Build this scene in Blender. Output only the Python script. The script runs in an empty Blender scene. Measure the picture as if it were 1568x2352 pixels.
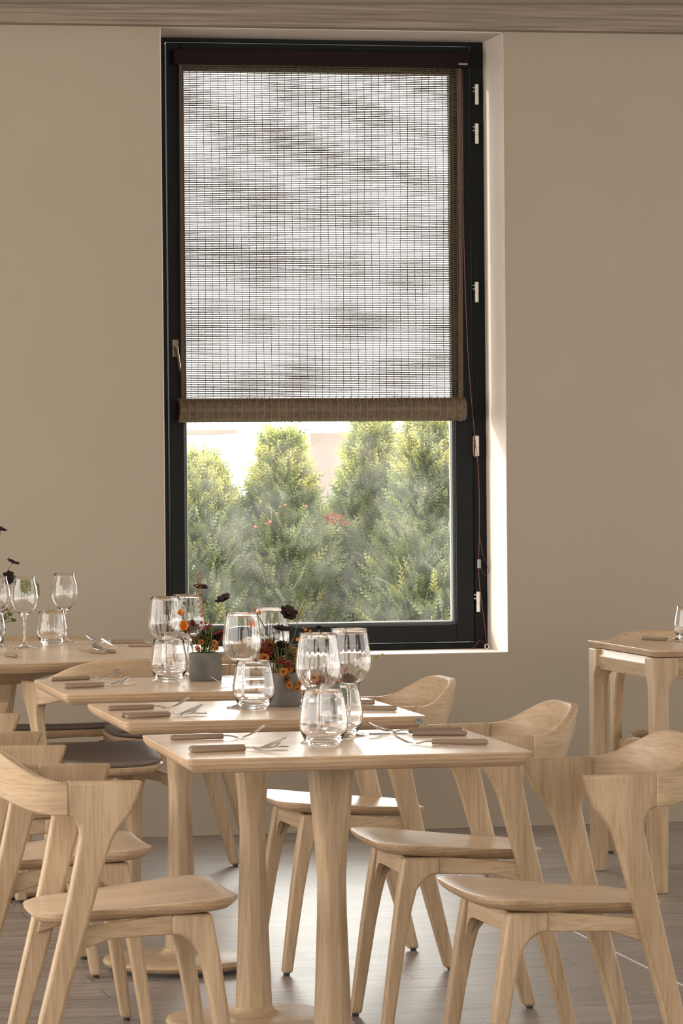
import bpy, math, random
from mathutils import Vector, Matrix

# ------------------------------------------------------------------ camera, light, exposure
SC = bpy.context.scene
COL = SC.collection
PI = math.pi
CAM_H, YAW, PITCH, ROLL, FPX = 1.3189, 0.2058, 0.0106, -0.0089, 8400.3
_f = Vector((math.sin(YAW)*math.cos(PITCH), math.cos(YAW)*math.cos(PITCH), -math.sin(PITCH)))
_r = Vector((math.cos(YAW), -math.sin(YAW), 0)); _u = _r.cross(_f)
_r2 = math.cos(ROLL)*_r + math.sin(ROLL)*_u
_u2 = -math.sin(ROLL)*_r + math.cos(ROLL)*_u
CPOS = Vector((0, 0, CAM_H))
cd = bpy.data.cameras.new('camera'); cam = bpy.data.objects.new('camera', cd); COL.objects.link(cam)
cd.sensor_fit = 'VERTICAL'; cd.sensor_height = 36; cd.lens = FPX/2352*36; cd.clip_end = 200
M = Matrix(((_r2.x, _u2.x, -_f.x), (_r2.y, _u2.y, -_f.y), (_r2.z, _u2.z, -_f.z))).to_4x4()
cam.matrix_world = Matrix.Translation(CPOS) @ M
SC.camera = cam

def ray(px, py): return _f + _r2*((px-784)/FPX) - _u2*((py-1176)/FPX)
def ATZ(px, py, z):
    d = ray(px, py); return CPOS + d*((z-CAM_H)/d.z)
def ATY(px, py, Y):
    d = ray(px, py); return CPOS + d*(Y/d.y)

SKY = 12.0
w = bpy.data.worlds.new('world'); SC.world = w; w.use_nodes = True
bg = w.node_tree.nodes['Background']; bg.inputs[0].default_value = (1.0, .97, .93, 1); bg.inputs[1].default_value = SKY

def light(name, kind, loc, rot, energy, color=(1, 1, 1), sx=1, sy=1, portal=False):
    l = bpy.data.lights.new(name, kind); l.energy = energy; l.color = color
    o = bpy.data.objects.new(name, l); COL.objects.link(o); o.location = loc; o.rotation_euler = rot
    if kind == 'AREA':
        l.shape = 'RECTANGLE'; l.size = sx; l.size_y = sy
        if portal: l.cycles.is_portal = True
    return o
s = light('sun', 'SUN', (0, 20, 10), (0, 0, 0), 3.6, (1, .94, .84)); s.data.angle = math.radians(1.5)
s.rotation_euler = Vector((-.86, .31, .20)).to_track_quat('Z', 'Y').to_euler()
# unseen windows along the left side; right and front lights are added fill
light('left_window_light', 'AREA', (-1.85, 8.0, 1.5), (0, -PI/2, 0), 330, (1, .94, .87), 2.2, 9)
light('right_fill_light', 'AREA', (6.45, 8.0, 1.5), (0, PI/2, 0), 150, (1, .95, .89), 2.2, 9)  # weaker fill added to lift the right side, no window modelled there
light('front_fill_light', 'AREA', (2.5, -1.4, 1.95), (PI/2, 0, 0), 240, (1, .94, .86), 8.0, 2.2)  # broad fill panel added behind the camera for front-facing surfaces
light('window_portal', 'AREA', (2.73, 13.60, 1.8), (-PI/2, 0, 0), 1, (1, 1, 1), 1.3, 2.4, True)
SC.view_settings.view_transform = 'Standard'; SC.view_settings.look = 'None'
SC.view_settings.gamma = 1; SC.view_settings.use_curve_mapping = False
SC.view_settings.exposure = 0.0
SC.cycles.use_denoising = True
SC.cycles.max_bounces = 18; SC.cycles.transmission_bounces = 18; SC.cycles.transparent_max_bounces = 12
SC.cycles.diffuse_bounces = 4; SC.cycles.glossy_bounces = 6
SC.cycles.sample_clamp_indirect = 8
random.seed(7)
R = random.random
def U(a, b): return a+(b-a)*random.random()

# ------------------------------------------------------------------ materials
def newmat(name):
    m = bpy.data.materials.new(name); m.use_nodes = True
    nt = m.node_tree; return m, nt, nt.nodes['Principled BSDF']
def setp(b, **k):
    for a, v in k.items():
        n = {'col': 'Base Color', 'rough': 'Roughness', 'metal': 'Metallic', 'spec': 'Specular IOR Level', 'trans': 'Transmission Weight', 'ior': 'IOR', 'coat': 'Coat Weight', 'sss': 'Subsurface Weight'}[a]
        b.inputs[n].default_value = (*v, 1) if a == 'col' else v
def plain(name, col, rough=.5, metal=0, spec=.5, var=0, vscale=20, bump=0, coat=0):
    m, nt, b = newmat(name); setp(b, col=col, rough=rough, metal=metal, spec=spec, coat=coat)
    if var or bump:
        N = nt.nodes; L = nt.links
        tc = N.new('ShaderNodeTexCoord'); no = N.new('ShaderNodeTexNoise'); no.inputs['Scale'].default_value = vscale; no.inputs['Detail'].default_value = 6
        L.new(tc.outputs['Object'], no.inputs['Vector'])
        if var:
            r = N.new('ShaderNodeValToRGB'); r.color_ramp.elements[0].position = .3; r.color_ramp.elements[1].position = .7
            r.color_ramp.elements[0].color = (*[c*(1-var) for c in col], 1); r.color_ramp.elements[1].color = (*[min(1, c*(1+var)) for c in col], 1)
            L.new(no.outputs[0], r.inputs[0]); L.new(r.outputs[0], b.inputs['Base Color'])
        if bump:
            bu = N.new('ShaderNodeBump'); bu.inputs['Strength'].default_value = bump; bu.inputs['Distance'].default_value = .002
            L.new(no.outputs[0], bu.inputs['Height']); L.new(bu.outputs[0], b.inputs['Normal'])
    return m
def wood(name, c1, c2, axis='X', scale=1.0, rough=.42, ply=False, spec=.4):
    """oak: long streaks along one axis of the part, fine pores, a different cut in every piece"""
    m, nt, b = newmat(name); N = nt.nodes; L = nt.links; setp(b, rough=rough, spec=spec)
    tc = N.new('ShaderNodeTexCoord'); oi = N.new('ShaderNodeObjectInfo')
    ad = N.new('ShaderNodeVectorMath'); ad.operation = 'ADD'
    mul = N.new('ShaderNodeMath'); mul.operation = 'MULTIPLY'; mul.inputs[1].default_value = 17
    L.new(oi.outputs['Random'], mul.inputs[0]); L.new(tc.outputs['Object'], ad.inputs[0]); L.new(mul.outputs[0], ad.inputs[1])
    mp = N.new('ShaderNodeMapping'); st = {'XY': (.10, .10, 1.3), 'X': (.045, 1, 1), 'Y': (1, .045, 1), 'Z': (1, 1, .045)}[axis]
    mp.inputs['Scale'].default_value = st; L.new(ad.outputs[0], mp.inputs['Vector'])
    n1 = N.new('ShaderNodeTexNoise'); n1.inputs['Scale'].default_value = 22*scale; n1.inputs['Detail'].default_value = 5; n1.inputs['Distortion'].default_value = .7
    n2 = N.new('ShaderNodeTexNoise'); n2.inputs['Scale'].default_value = 190*scale; n2.inputs['Detail'].default_value = 3
    n3 = N.new('ShaderNodeTexNoise'); n3.inputs['Scale'].default_value = 3.5; n3.inputs['Detail'].default_value = 2
    L.new(mp.outputs[0], n1.inputs['Vector']); L.new(mp.outputs[0], n2.inputs['Vector']); L.new(ad.outputs[0], n3.inputs['Vector'])
    r = N.new('ShaderNodeValToRGB'); r.color_ramp.elements[0].position = .33; r.color_ramp.elements[1].position = .66
    r.color_ramp.elements[0].color = (*c2, 1); r.color_ramp.elements[1].color = (*c1, 1)
    L.new(n1.outputs[0], r.inputs[0])
    mx = N.new('ShaderNodeMix'); mx.data_type = 'RGBA'; mx.blend_type = 'MULTIPLY'
    r2 = N.new('ShaderNodeValToRGB'); r2.color_ramp.elements[0].position = .38; r2.color_ramp.elements[1].position = .52
    r2.color_ramp.elements[0].color = (.80, .77, .73, 1); r2.color_ramp.elements[1].color = (1, 1, 1, 1)
    L.new(n2.outputs[0], r2.inputs[0]); mx.inputs[0].default_value = .75
    L.new(r.outputs[0], mx.inputs[6]); L.new(r2.outputs[0], mx.inputs[7])
    m3 = N.new('ShaderNodeMix'); m3.data_type = 'RGBA'; m3.blend_type = 'MULTIPLY'; m3.inputs[0].default_value = 1
    r3 = N.new('ShaderNodeValToRGB'); r3.color_ramp.elements[0].position = .3; r3.color_ramp.elements[1].position = .7
    r3.color_ramp.elements[0].color = (.90, .87, .84, 1); r3.color_ramp.elements[1].color = (1.04, 1.03, 1.02, 1)
    L.new(n3.outputs[0], r3.inputs[0]); L.new(mx.outputs[2], m3.inputs[6]); L.new(r3.outputs[0], m3.inputs[7])
    out = m3.outputs[2]
    if ply:
        sx = N.new('ShaderNodeSeparateXYZ'); L.new(tc.outputs['Object'], sx.inputs[0])
        wv = N.new('ShaderNodeMath'); wv.operation = 'MULTIPLY'; wv.inputs[1].default_value = 2*PI/.0085
        L.new(sx.outputs[2], wv.inputs[0]); sn = N.new('ShaderNodeMath'); sn.operation = 'SINE'; L.new(wv.outputs[0], sn.inputs[0])
        r4 = N.new('ShaderNodeMapRange'); r4.inputs[1].default_value = -.4; r4.inputs[2].default_value = .4; r4.inputs[3].default_value = .84; r4.inputs[4].default_value = 1.0
        L.new(sn.outputs[0], r4.inputs[0])
        m4 = N.new('ShaderNodeMix'); m4.data_type = 'RGBA'; m4.blend_type = 'MULTIPLY'; m4.inputs[0].default_value = 1
        L.new(out, m4.inputs[6]); L.new(r4.outputs[0], m4.inputs[7]); out = m4.outputs[2]
    L.new(out, b.inputs['Base Color'])
    bu = N.new('ShaderNodeBump'); bu.inputs['Strength'].default_value = .12; bu.inputs['Distance'].default_value = .001
    L.new(n2.outputs[0], bu.inputs['Height']); L.new(bu.outputs[0], b.inputs['Normal'])
    return m
OA, OB = (.50, .37, .24), (.38, .275, .17)
WX = wood('oak_along_x', OA, OB, 'X'); WY = wood('oak_along_y', OA, OB, 'Y'); WZ = wood('oak_along_z', OA, OB, 'Z'); WXY = wood('oak_bent_rail', OA, OB, 'XY')
WTOP = wood('oak_veneer_top', (.76, .60, .45), (.68, .53, .39), 'X', 1.0, .26, spec=.8)
WTOPY = wood('oak_veneer_top_y', (.66, .49, .34), (.56, .41, .28), 'Y', 1.0, .3, spec=.6)
WSEAT = wood('oak_seat_veneer', (.70, .54, .39), (.62, .47, .33), 'X', 1.3, .30, spec=.7)
WPLY = wood('oak_plywood_edge', (.58, .42, .28), (.46, .32, .20), 'X', 1.5, .5, ply=True)
WHAN = wood('beech_handle', (.30, .225, .165), (.22, .16, .11), 'X', 3, .30)
METAL = plain('brushed_steel', (.62, .60, .58), .18, 1)
LEATHER = plain('brown_leather', (.14, .105, .09), .42, spec=.5, bump=.35, vscale=420)
CONC = plain('grey_concrete', (.12, .112, .10), .75, var=.22, vscale=26, bump=.3)
RUBBER = plain('black_rubber', (.02, .02, .02), .6)
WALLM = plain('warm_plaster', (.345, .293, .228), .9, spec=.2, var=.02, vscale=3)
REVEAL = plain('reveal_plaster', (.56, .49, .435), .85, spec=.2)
FRAME = plain('anthracite_frame', (.011, .012, .012), .45, spec=.12)
HEAD = plain('dark_brown_rail', (.010, .004, .003), .5, spec=.12)
SLAT = plain('bamboo_slat', (.055, .036, .020), .5, var=.3, vscale=60)
ROLLM = plain('rolled_bamboo', (.10, .066, .038), .5, var=.3, vscale=60)
THREAD = plain('khaki_thread', (.10, .08, .035), .9)
THREADR = plain('khaki_thread_outer', (.22, .17, .09), .9)
CORDM = plain('brown_cord', (.16, .06, .04), .7)
HINGE = plain('silver_hinge', (.75, .72, .68), .35, 0)
CEILM = plain('ceiling_paint', (.55, .50, .44), .9)
def glassm():
    m, nt, b = newmat('clear_glass'); setp(b, col=(1, 1, 1), rough=0.0, trans=1.0, ior=1.43); return m
GLASS = glassm()
def panem():
    m = bpy.data.materials.new('window_pane_glass'); m.use_nodes = True; nt = m.node_tree; nt.nodes.clear(); N = nt.nodes; L = nt.links
    o = N.new('ShaderNodeOutputMaterial'); mx = N.new('ShaderNodeMixShader'); t = N.new('ShaderNodeBsdfTransparent'); g = N.new('ShaderNodeBsdfGlossy')
    lw = N.new('ShaderNodeLayerWeight'); lw.inputs[0].default_value = .5; pw = N.new('ShaderNodeMath'); pw.operation = 'POWER'; pw.inputs[1].default_value = 5; fr = N.new('ShaderNodeMath'); fr.operation = 'MULTIPLY_ADD'; fr.inputs[1].default_value = .93; fr.inputs[2].default_value = .004; L.new(lw.outputs['Facing'], pw.inputs[0]); L.new(pw.outputs[0], fr.inputs[0]); g.inputs['Roughness'].default_value = .02; t.inputs[0].default_value = (.97, .98, .97, 1)
    L.new(fr.outputs[0], mx.inputs[0]); L.new(t.outputs[0], mx.inputs[1]); L.new(g.outputs[0], mx.inputs[2]); df = N.new('ShaderNodeBsdfTranslucent'); df.inputs[0].default_value = (.9, .88, .84, 1); m2 = N.new('ShaderNodeMixShader'); no = N.new('ShaderNodeTexNoise'); no.inputs['Scale'].default_value = 9; no.inputs['Detail'].default_value = 8; mr = N.new('ShaderNodeMapRange'); mr.inputs[1].default_value = .35; mr.inputs[2].default_value = .75; mr.inputs[3].default_value = .004; mr.inputs[4].default_value = .028
    tc = N.new('ShaderNodeTexCoord'); L.new(tc.outputs['Object'], no.inputs['Vector']); L.new(no.outputs[0], mr.inputs[0]); L.new(mr.outputs[0], m2.inputs[0]); L.new(mx.outputs[0], m2.inputs[1]); L.new(df.outputs[0], m2.inputs[2]); L.new(m2.outputs[0], o.inputs[0]); return m
PANE = panem()
def floorm():
    m, nt, b = newmat('dark_plank_floor'); N = nt.nodes; L = nt.links; setp(b, rough=.33, spec=.8)
    tc = N.new('ShaderNodeTexCoord')
    br = N.new('ShaderNodeTexBrick'); br.inputs['Scale'].default_value = 1; br.inputs['Brick Width'].default_value = 1.3; br.inputs['Row Height'].default_value = .145
    br.inputs['Mortar Size'].default_value = .0016; br.offset = .37
    br.inputs['Color1'].default_value = (.20, .176, .161, 1); br.inputs['Color2'].default_value = (.27, .243, .225, 1); br.inputs['Mortar'].default_value = (.04, .03, .027, 1)
    L.new(tc.outputs['Object'], br.inputs['Vector'])
    mp = N.new('ShaderNodeMapping'); mp.inputs['Scale'].default_value = (1.1, 26, 1); L.new(tc.outputs['Object'], mp.inputs[0])
    n = N.new('ShaderNodeTexNoise'); n.inputs['Scale'].default_value = 2.4; n.inputs['Detail'].default_value = 9; n.inputs['Roughness'].default_value = .65; n.inputs['Distortion'].default_value = .35
    L.new(mp.outputs[0], n.inputs['Vector'])
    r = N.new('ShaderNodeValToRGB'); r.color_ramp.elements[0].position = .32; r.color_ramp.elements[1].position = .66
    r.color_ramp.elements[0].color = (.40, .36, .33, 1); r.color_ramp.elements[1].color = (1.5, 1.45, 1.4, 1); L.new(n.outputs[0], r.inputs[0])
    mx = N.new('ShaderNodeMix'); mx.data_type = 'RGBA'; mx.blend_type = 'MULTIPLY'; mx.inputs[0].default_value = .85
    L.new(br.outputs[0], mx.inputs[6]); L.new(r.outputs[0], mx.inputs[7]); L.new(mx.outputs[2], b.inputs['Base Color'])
    bu = N.new('ShaderNodeBump'); bu.inputs['Strength'].default_value = .55; bu.inputs['Distance'].default_value = .004; L.new(n.outputs[0], bu.inputs['Height'])
    b2 = N.new('ShaderNodeBump'); b2.inputs['Strength'].default_value = .6; b2.inputs['Distance'].default_value = .003; b2.invert = True
    L.new(br.outputs['Fac'], b2.inputs['Height']); L.new(bu.outputs[0], b2.inputs['Normal']); L.new(b2.outputs[0], b.inputs['Normal'])
    return m
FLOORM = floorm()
def beamm():
    m, nt, b = newmat('weathered_grey_board'); N = nt.nodes; L = nt.links; setp(b, rough=.8, spec=.2)
    tc = N.new('ShaderNodeTexCoord'); mp = N.new('ShaderNodeMapping'); mp.inputs['Scale'].default_value = (1.2, 40, 70); L.new(tc.outputs['Object'], mp.inputs[0])
    n = N.new('ShaderNodeTexNoise'); n.inputs['Scale'].default_value = 1.6; n.inputs['Detail'].default_value = 9; n.inputs['Roughness'].default_value = .7; L.new(mp.outputs[0], n.inputs['Vector'])
    r = N.new('ShaderNodeValToRGB'); r.color_ramp.elements[0].position = .3; r.color_ramp.elements[1].position = .7
    r.color_ramp.elements[0].color = (.13, .10, .075, 1); r.color_ramp.elements[1].color = (.34, .28, .22, 1); L.new(n.outputs[0], r.inputs[0]); L.new(r.outputs[0], b.inputs['Base Color'])
    bu = N.new('ShaderNodeBump'); bu.inputs['Strength'].default_value = .6; bu.inputs['Distance'].default_value = .003; L.new(n.outputs[0], bu.inputs['Height']); L.new(bu.outputs[0], b.inputs['Normal']); return m
BEAMM = beamm()
def leafm(name, c1, c2, rough=.55, vs=9, tr=.35):
    m = bpy.data.materials.new(name); m.use_nodes = True; nt = m.node_tree; N = nt.nodes; L = nt.links; b = N['Principled BSDF']
    setp(b, rough=rough, spec=.3)
    tc = N.new('ShaderNodeTexCoord'); n = N.new('ShaderNodeTexNoise'); n.inputs['Scale'].default_value = vs; n.inputs['Detail'].default_value = 4; L.new(tc.outputs['Object'], n.inputs['Vector'])
    r = N.new('ShaderNodeValToRGB'); r.color_ramp.elements[0].position = .35; r.color_ramp.elements[1].position = .65
    r.color_ramp.elements[0].color = (*c2, 1); r.color_ramp.elements[1].color = (*c1, 1); L.new(n.outputs[0], r.inputs[0]); L.new(r.outputs[0], b.inputs['Base Color'])
    t = N.new('ShaderNodeBsdfTranslucent'); mx = N.new('ShaderNodeMixShader'); mx.inputs[0].default_value = tr
    L.new(r.outputs[0], t.inputs[0]); L.new(b.outputs[0], mx.inputs[1]); L.new(t.outputs[0], mx.inputs[2]); L.new(mx.outputs[0], N['Material Output'].inputs[0]); return m

# ------------------------------------------------------------------ mesh building
class MB:
    def __init__(s): s.v = []; s.f = []; s.m = []
    def add(s, vs, fs, mi=0):
        o = len(s.v); s.v += [tuple(p) for p in vs]
        for q in fs: s.f.append(tuple(i+o for i in q)); s.m.append(mi)
    def box(s, a, b, mi=0):
        x0, y0, z0 = a; x1, y1, z1 = b
        s.add([(x0, y0, z0), (x1, y0, z0), (x1, y1, z0), (x0, y1, z0), (x0, y0, z1), (x1, y0, z1), (x1, y1, z1), (x0, y1, z1)],
              [(0, 3, 2, 1), (4, 5, 6, 7), (0, 1, 5, 4), (1, 2, 6, 5), (2, 3, 7, 6), (3, 0, 4, 7)], mi)
    def loft(s, rings, mi=0, cap0=True, cap1=True, closed=True, capmi=None):
        n = len(rings[0]); vs = [p for r in rings for p in r]; fs = []
        for k in range(len(rings)-1):
            for i in range(n if closed else n-1):
                j = (i+1) % n; fs.append((k*n+i, k*n+j, (k+1)*n+j, (k+1)*n+i))
        s.add(vs, fs, mi); o = len(s.v)-len(vs)
        if cap0: s.f.append(tuple(o+i for i in reversed(range(n)))); s.m.append(mi)
        if cap1: s.f.append(tuple(o+(len(rings)-1)*n+i for i in range(n))); s.m.append(mi if capmi is None else capmi)
    def tube(s, pts, rad, seg=8, mi=0, cap=True, flat=1.0):
        pts = [Vector(p) for p in pts]; n = len(pts)
        if not isinstance(rad, (list, tuple)): rad = [rad]*n
        rings = []; up = None
        for i, p in enumerate(pts):
            t = (pts[min(i+1, n-1)]-pts[max(i-1, 0)]).normalized()
            if up is None: up = Vector((0, 0, 1)) if abs(t.z) < .9 else Vector((1, 0, 0))
            a = t.cross(up).normalized(); b = a.cross(t).normalized(); up = b
            rings.append([p+(a*math.cos(2*PI*k/seg)+b*math.sin(2*PI*k/seg)*flat)*rad[i] for k in range(seg)])
        s.loft(rings, mi, cap, cap)
    def lathe(s, prof, seg=32, c=(0, 0, 0), mi=0, mod=None, close=False):
        rings = []
        for (r, z) in prof:
            ring = []
            for k in range(seg):
                a = 2*PI*k/seg; q = r*(1+(mod(a, z) if mod else 0)); ring.append((c[0]+q*math.cos(a), c[1]+q*math.sin(a), c[2]+z))
            rings.append(ring)
        if close: s.loft(rings+[rings[0]], mi, False, False)
        else: s.loft(rings, mi, prof[0][0] > 1e-5, prof[-1][0] > 1e-5)
    def sphere(s, c, r, seg=8, mi=0, sc=(1, 1, 1), rot=None):
        rings = []; h = seg//2+1
        for i in range(h+1):
            ph = PI*i/h; rr = max(math.sin(ph), 1e-3)
            ring = []
            for k in range(seg):
                p = Vector((rr*math.cos(2*PI*k/seg)*sc[0], rr*math.sin(2*PI*k/seg)*sc[1], -math.cos(ph)*sc[2]))*r
                if rot: p = rot @ p
                ring.append(Vector(c)+p)
            rings.append(ring)
        s.loft(rings, mi)
    def build(s, name, mats, parent=None, smooth=35, bevel=0, seg=2, loc=None):
        me = bpy.data.meshes.new(name); me.from_pydata([tuple(p) for p in s.v], [], s.f)
        if not isinstance(mats, (list, tuple)): mats = [mats]
        for m in mats: me.materials.append(m)
        me.polygons.foreach_set('material_index', s.m)
        if smooth:
            me.polygons.foreach_set('use_smooth', [True]*len(s.f)); me.set_sharp_from_angle(angle=math.radians(smooth))
        me.validate(); me.update()
        o = bpy.data.objects.new(name, me); COL.objects.link(o)
        if parent: o.parent = parent
        if loc is not None: o.location = loc
        if bevel:
            b = o.modifiers.new('bevel', 'BEVEL'); b.width = bevel; b.segments = seg; b.limit_method = 'ANGLE'; b.angle_limit = math.radians(35)
        return o
def tag(o, label=None, cat=None, group=None, kind=None):
    for k, v in (('label', label), ('category', cat), ('group', group), ('kind', kind)):
        if v: o[k] = v
    return o
def empty(name, loc, rz=0, label=None, cat=None, group=None, kind=None):
    o = bpy.data.objects.new(name, None); COL.objects.link(o); o.empty_display_size = .05
    o.location = loc; o.rotation_euler = (0, 0, rz); return tag(o, label, cat, group, kind)
KIDS = {}
def copy_tree(o, parent=None):
    c = o.copy(); COL.objects.link(c); c.parent = parent
    for ch in list(o.children): copy_tree(ch, c)
    return c
def rrect(hx, hy, r, z, n=5):
    pts = []
    for (sx, sy, a0) in ((1, 1, 0), (-1, 1, 90), (-1, -1, 180), (1, -1, 270)):
        for k in range(n+1):
            a = math.radians(a0+90*k/n); pts.append((sx*(hx-r)+r*math.cos(a), sy*(hy-r)+r*math.sin(a), z))
    return pts
def smoothpts(pts, n=6):
    """Catmull-Rom through the points"""
    P = [Vector(p) for p in pts]; P = [P[0]*2-P[1]]+P+[P[-1]*2-P[-2]]; out = []
    for i in range(1, len(P)-2):
        for k in range(n):
            t = k/n; a, b, c, d = P[i-1:i+3]
            out.append(.5*((2*b)+(c-a)*t+(2*a-5*b+4*c-d)*t*t+(3*b-a-3*c+d)*t**3))
    out.append(P[-2]); return out

# ------------------------------------------------------------------ the room
D = 13.1675; XL, XR, ZB, ZT = 2.090, 3.377, .647, 2.949; FY = 13.47
def st(mb, name, mat, **k):
    o = mb.build(name, mat, smooth=0, **k); o['kind'] = 'structure'; return o
m = MB(); m.box((-2.1, -4, -.1), (6.7, D+.42, 0)); st(m, 'floor', FLOORM)
CZ = 3.22
m = MB(); m.box((-2.1, -4, CZ), (6.7, D+.42, CZ+.1)); st(m, 'ceiling', CEILM)
m = MB(); WB = D+.42
m.box((-2.1, D, 0), (XL, WB, CZ)); m.box((XR, D, 0), (6.7, WB, CZ)); m.box((XL, D, 0), (XR, WB, ZB)); m.box((XL, D, ZT), (XR, WB, CZ)); st(m, 'wall_back', WALLM)
m = MB(); m.box((-2.1, -4, 0), (-2, D+.42, CZ)); st(m, 'wall_left', WALLM)
m = MB(); m.box((6.6, -4, 0), (6.7, D+.42, CZ)); st(m, 'wall_right', WALLM)
m = MB(); m.box((-2.1, -1.6, 0), (6.7, -1.5, CZ)); st(m, 'wall_front', WALLM)
# painted lining of the window recess
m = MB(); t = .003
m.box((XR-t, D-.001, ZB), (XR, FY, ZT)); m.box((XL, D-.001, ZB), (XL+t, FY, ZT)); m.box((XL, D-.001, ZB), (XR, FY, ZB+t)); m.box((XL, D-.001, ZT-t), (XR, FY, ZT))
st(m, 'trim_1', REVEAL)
m = MB(); m.box((-2, D-.012, 0), (6.6, D, .034)); st(m, 'baseboard_back', WALLM, bevel=.002)
# weathered board under the ceiling, a little deeper towards the right
m = MB(); by = D-.07
za0, za1 = ATY(0, 51, by).z, ATY(1568, 74, by).z
xa0, xa1 = ATY(0, 51, by).x, ATY(1568, 74, by).x
zb0, zb1 = ATY(0, 9, by).z, ATY(1568, 12, by).z
def lerp(x, a, b): return a+(b-a)*(x-xa0)/(xa1-xa0)
ring = lambda x: [(x, by, lerp(x, za0, za1)), (x, by, lerp(x, zb0, zb1)), (x, D-.001, lerp(x, zb0, zb1)), (x, D-.001, lerp(x, za0, za1))]
m.loft([ring(-1.5), ring(5.5)]); st(m, 'trim_2', BEAMM)
# thin metal strip let into the floor
p0, p1 = ATZ(1288, 2125, 0), ATZ(1568, 2264, 0); dr = (p1-p0).normalized(); sd = Vector((-dr.y, dr.x, 0))*.0022
m = MB(); a, b = p0-dr*1.6, p1+dr*2
m.add([a-sd, a+sd, b+sd, b-sd, *[q+Vector((0, 0, .0015)) for q in (a-sd, a+sd, b+sd, b-sd)]], [(4, 5, 6, 7), (0, 1, 5, 4), (1, 2, 6, 5), (2, 3, 7, 6), (3, 0, 4, 7)])
st(m, 'trim_3', plain('pale_metal_strip', (.8, .78, .75), .3))

# ------------------------------------------------------------------ window
win = empty('window_1', (0, 0, 0), kind='structure')
def frame_ring(x0, x1, z0, z1, wl_, wr_, wb_, wt_, y0, y1, name, mat, par=win, bevel=.003):
    m = MB(); m.box((x0, y0, z0), (x0+wl_, y1, z1)); m.box((x1-wr_, y0, z0), (x1, y1, z1)); m.box((x0+wl_, y0, z0), (x1-wr_, y1, z0+wb_)); m.box((x0+wl_, y0, z1-wt_), (x1-wr_, y1, z1))
    return m.build(name, mat, par, smooth=0, bevel=bevel)
SY = FY-.012
sR = ATY(1089, 1400, SY).x; sB = ATY(1060, 1474, SY).z; sL = ATY(393, 1300, SY).x; sT = ATY(800, 104, SY).z
gR = ATY(1041, 1300, SY).x; gB = ATY(800, 1431, SY).z; gL = ATY(432, 1200, SY).x; gT = ATY(800, 166, SY).z
frame_ring(XL, XR, ZB, ZT, sL-XL-.004, XR-sR-.004, sB-ZB-.004, ZT-sT-.004, FY, FY+.07, 'window_frame', FRAME)
sash = frame_ring(sL, sR, sB, sT, gL-sL-.012, sR-gR-.012, gB-sB-.012, sT-gT-.012, SY, FY+.06, 'sash', FRAME)
BEAD = plain('glazing_bead', (.05, .055, .055), .35)
frame_ring(gL-.013, gR+.013, gB-.013, gT+.013, .013, .013, .013, .013, SY+.012, SY+.03, 'glazing_bead', BEAD, bevel=.002)
frame_ring(gL-.002, gR+.002, gB-.002, gT+.002, .005, .005, .005, .005, SY+.0245, SY+.04, 'spacer_bar', plain('spacer_silver', (.6, .6, .6), .3, .6), bevel=0)
m = MB(); m.box((gL, SY+.032, gB), (gR, SY+.036, gT)); m.build('pane', PANE, win, smooth=0)
# lever handle
m = MB(); hp = ATY(402, 800, SY)
m.box((hp.x-.013, SY-.008, hp.z-.033), (hp.x+.013, SY, hp.z+.033)); BR = plain('bronze_handle', (.20, .155, .11), .4, .6)
ho = m.build('window_handle', BR, win, smooth=0, bevel=.003)
m = MB(); a = ATY(405, 797, SY-.03); b = ATY(414, 854, SY-.03); a = Vector((a.x, SY-.03, a.z)); b = Vector((b.x, SY-.03, b.z))
m.tube([(a.x, SY-.006, a.z), (a.x, SY-.03, a.z)], .008, 10); m.tube([a, a.lerp(b, .5), b], [.0085, .008, .007], 10, flat=.7); m.build('lever', BR, ho)
hm = MB(); hm.lathe([(.0075, -.038), (.0075, -.006), (.006, -.005), (.006, -.004), (.0075, -.003), (.0075, .038)], 14)
for q in (.026, .012): hm.tube([(-.007, .004, q), (-.014, .006, q)], .002, 6)
hinge0 = None
for (x, y) in ((1094.5, 217), (1094.5, 307), (1094.5, 671), (1095.5, 1024), (1098, 1382)):
    p = ATY(x, y, SY-.008)
    if hinge0 is None: hinge0 = hm.build('hinge', HINGE, win); h = hinge0
    else: h = hinge0.copy(); COL.objects.link(h); h.parent = win
    h.location = p

# ------------------------------------------------------------------ bamboo blind
BY = SY-.045
bl = empty('roller_blind', ATY(740, 132, BY), label='bamboo roll-up blind with dark brown head rail, hanging over the window', cat='blind')
O = Vector(bl.location)
def L_(p): return Vector(p)-O
a, b = ATY(397, 112, BY-.012), ATY(1078, 122, BY-.012); zt = (a.z+b.z)/2
c = ATY(740, 152, BY-.012).z
m = MB(); m.box(L_((a.x, BY-.02, c)), L_((b.x, BY+.025, zt))); hr = m.build('head_rail', HEAD, bl, smooth=0, bevel=.002)
m = MB(); q = ATY(1063, 147, BY-.021); m.box(L_((q.x-.017, BY-.023, q.z-.004)), L_((q.x+.017, BY-.02, q.z+.003))); m.build('name_plate', plain('small_plate', (.30, .26, .20), .4, .5), hr, smooth=0)
x0, x1 = ATY(412, 300, BY).x, ATY(1060, 300, BY).x; x0b, x1b = ATY(416, 900, BY).x, ATY(1063, 900, BY).x
ztop, zbot = c+.002, ATY(740, 938, BY).z
m = MB(); n = 188; sag = lambda z: .0
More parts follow.
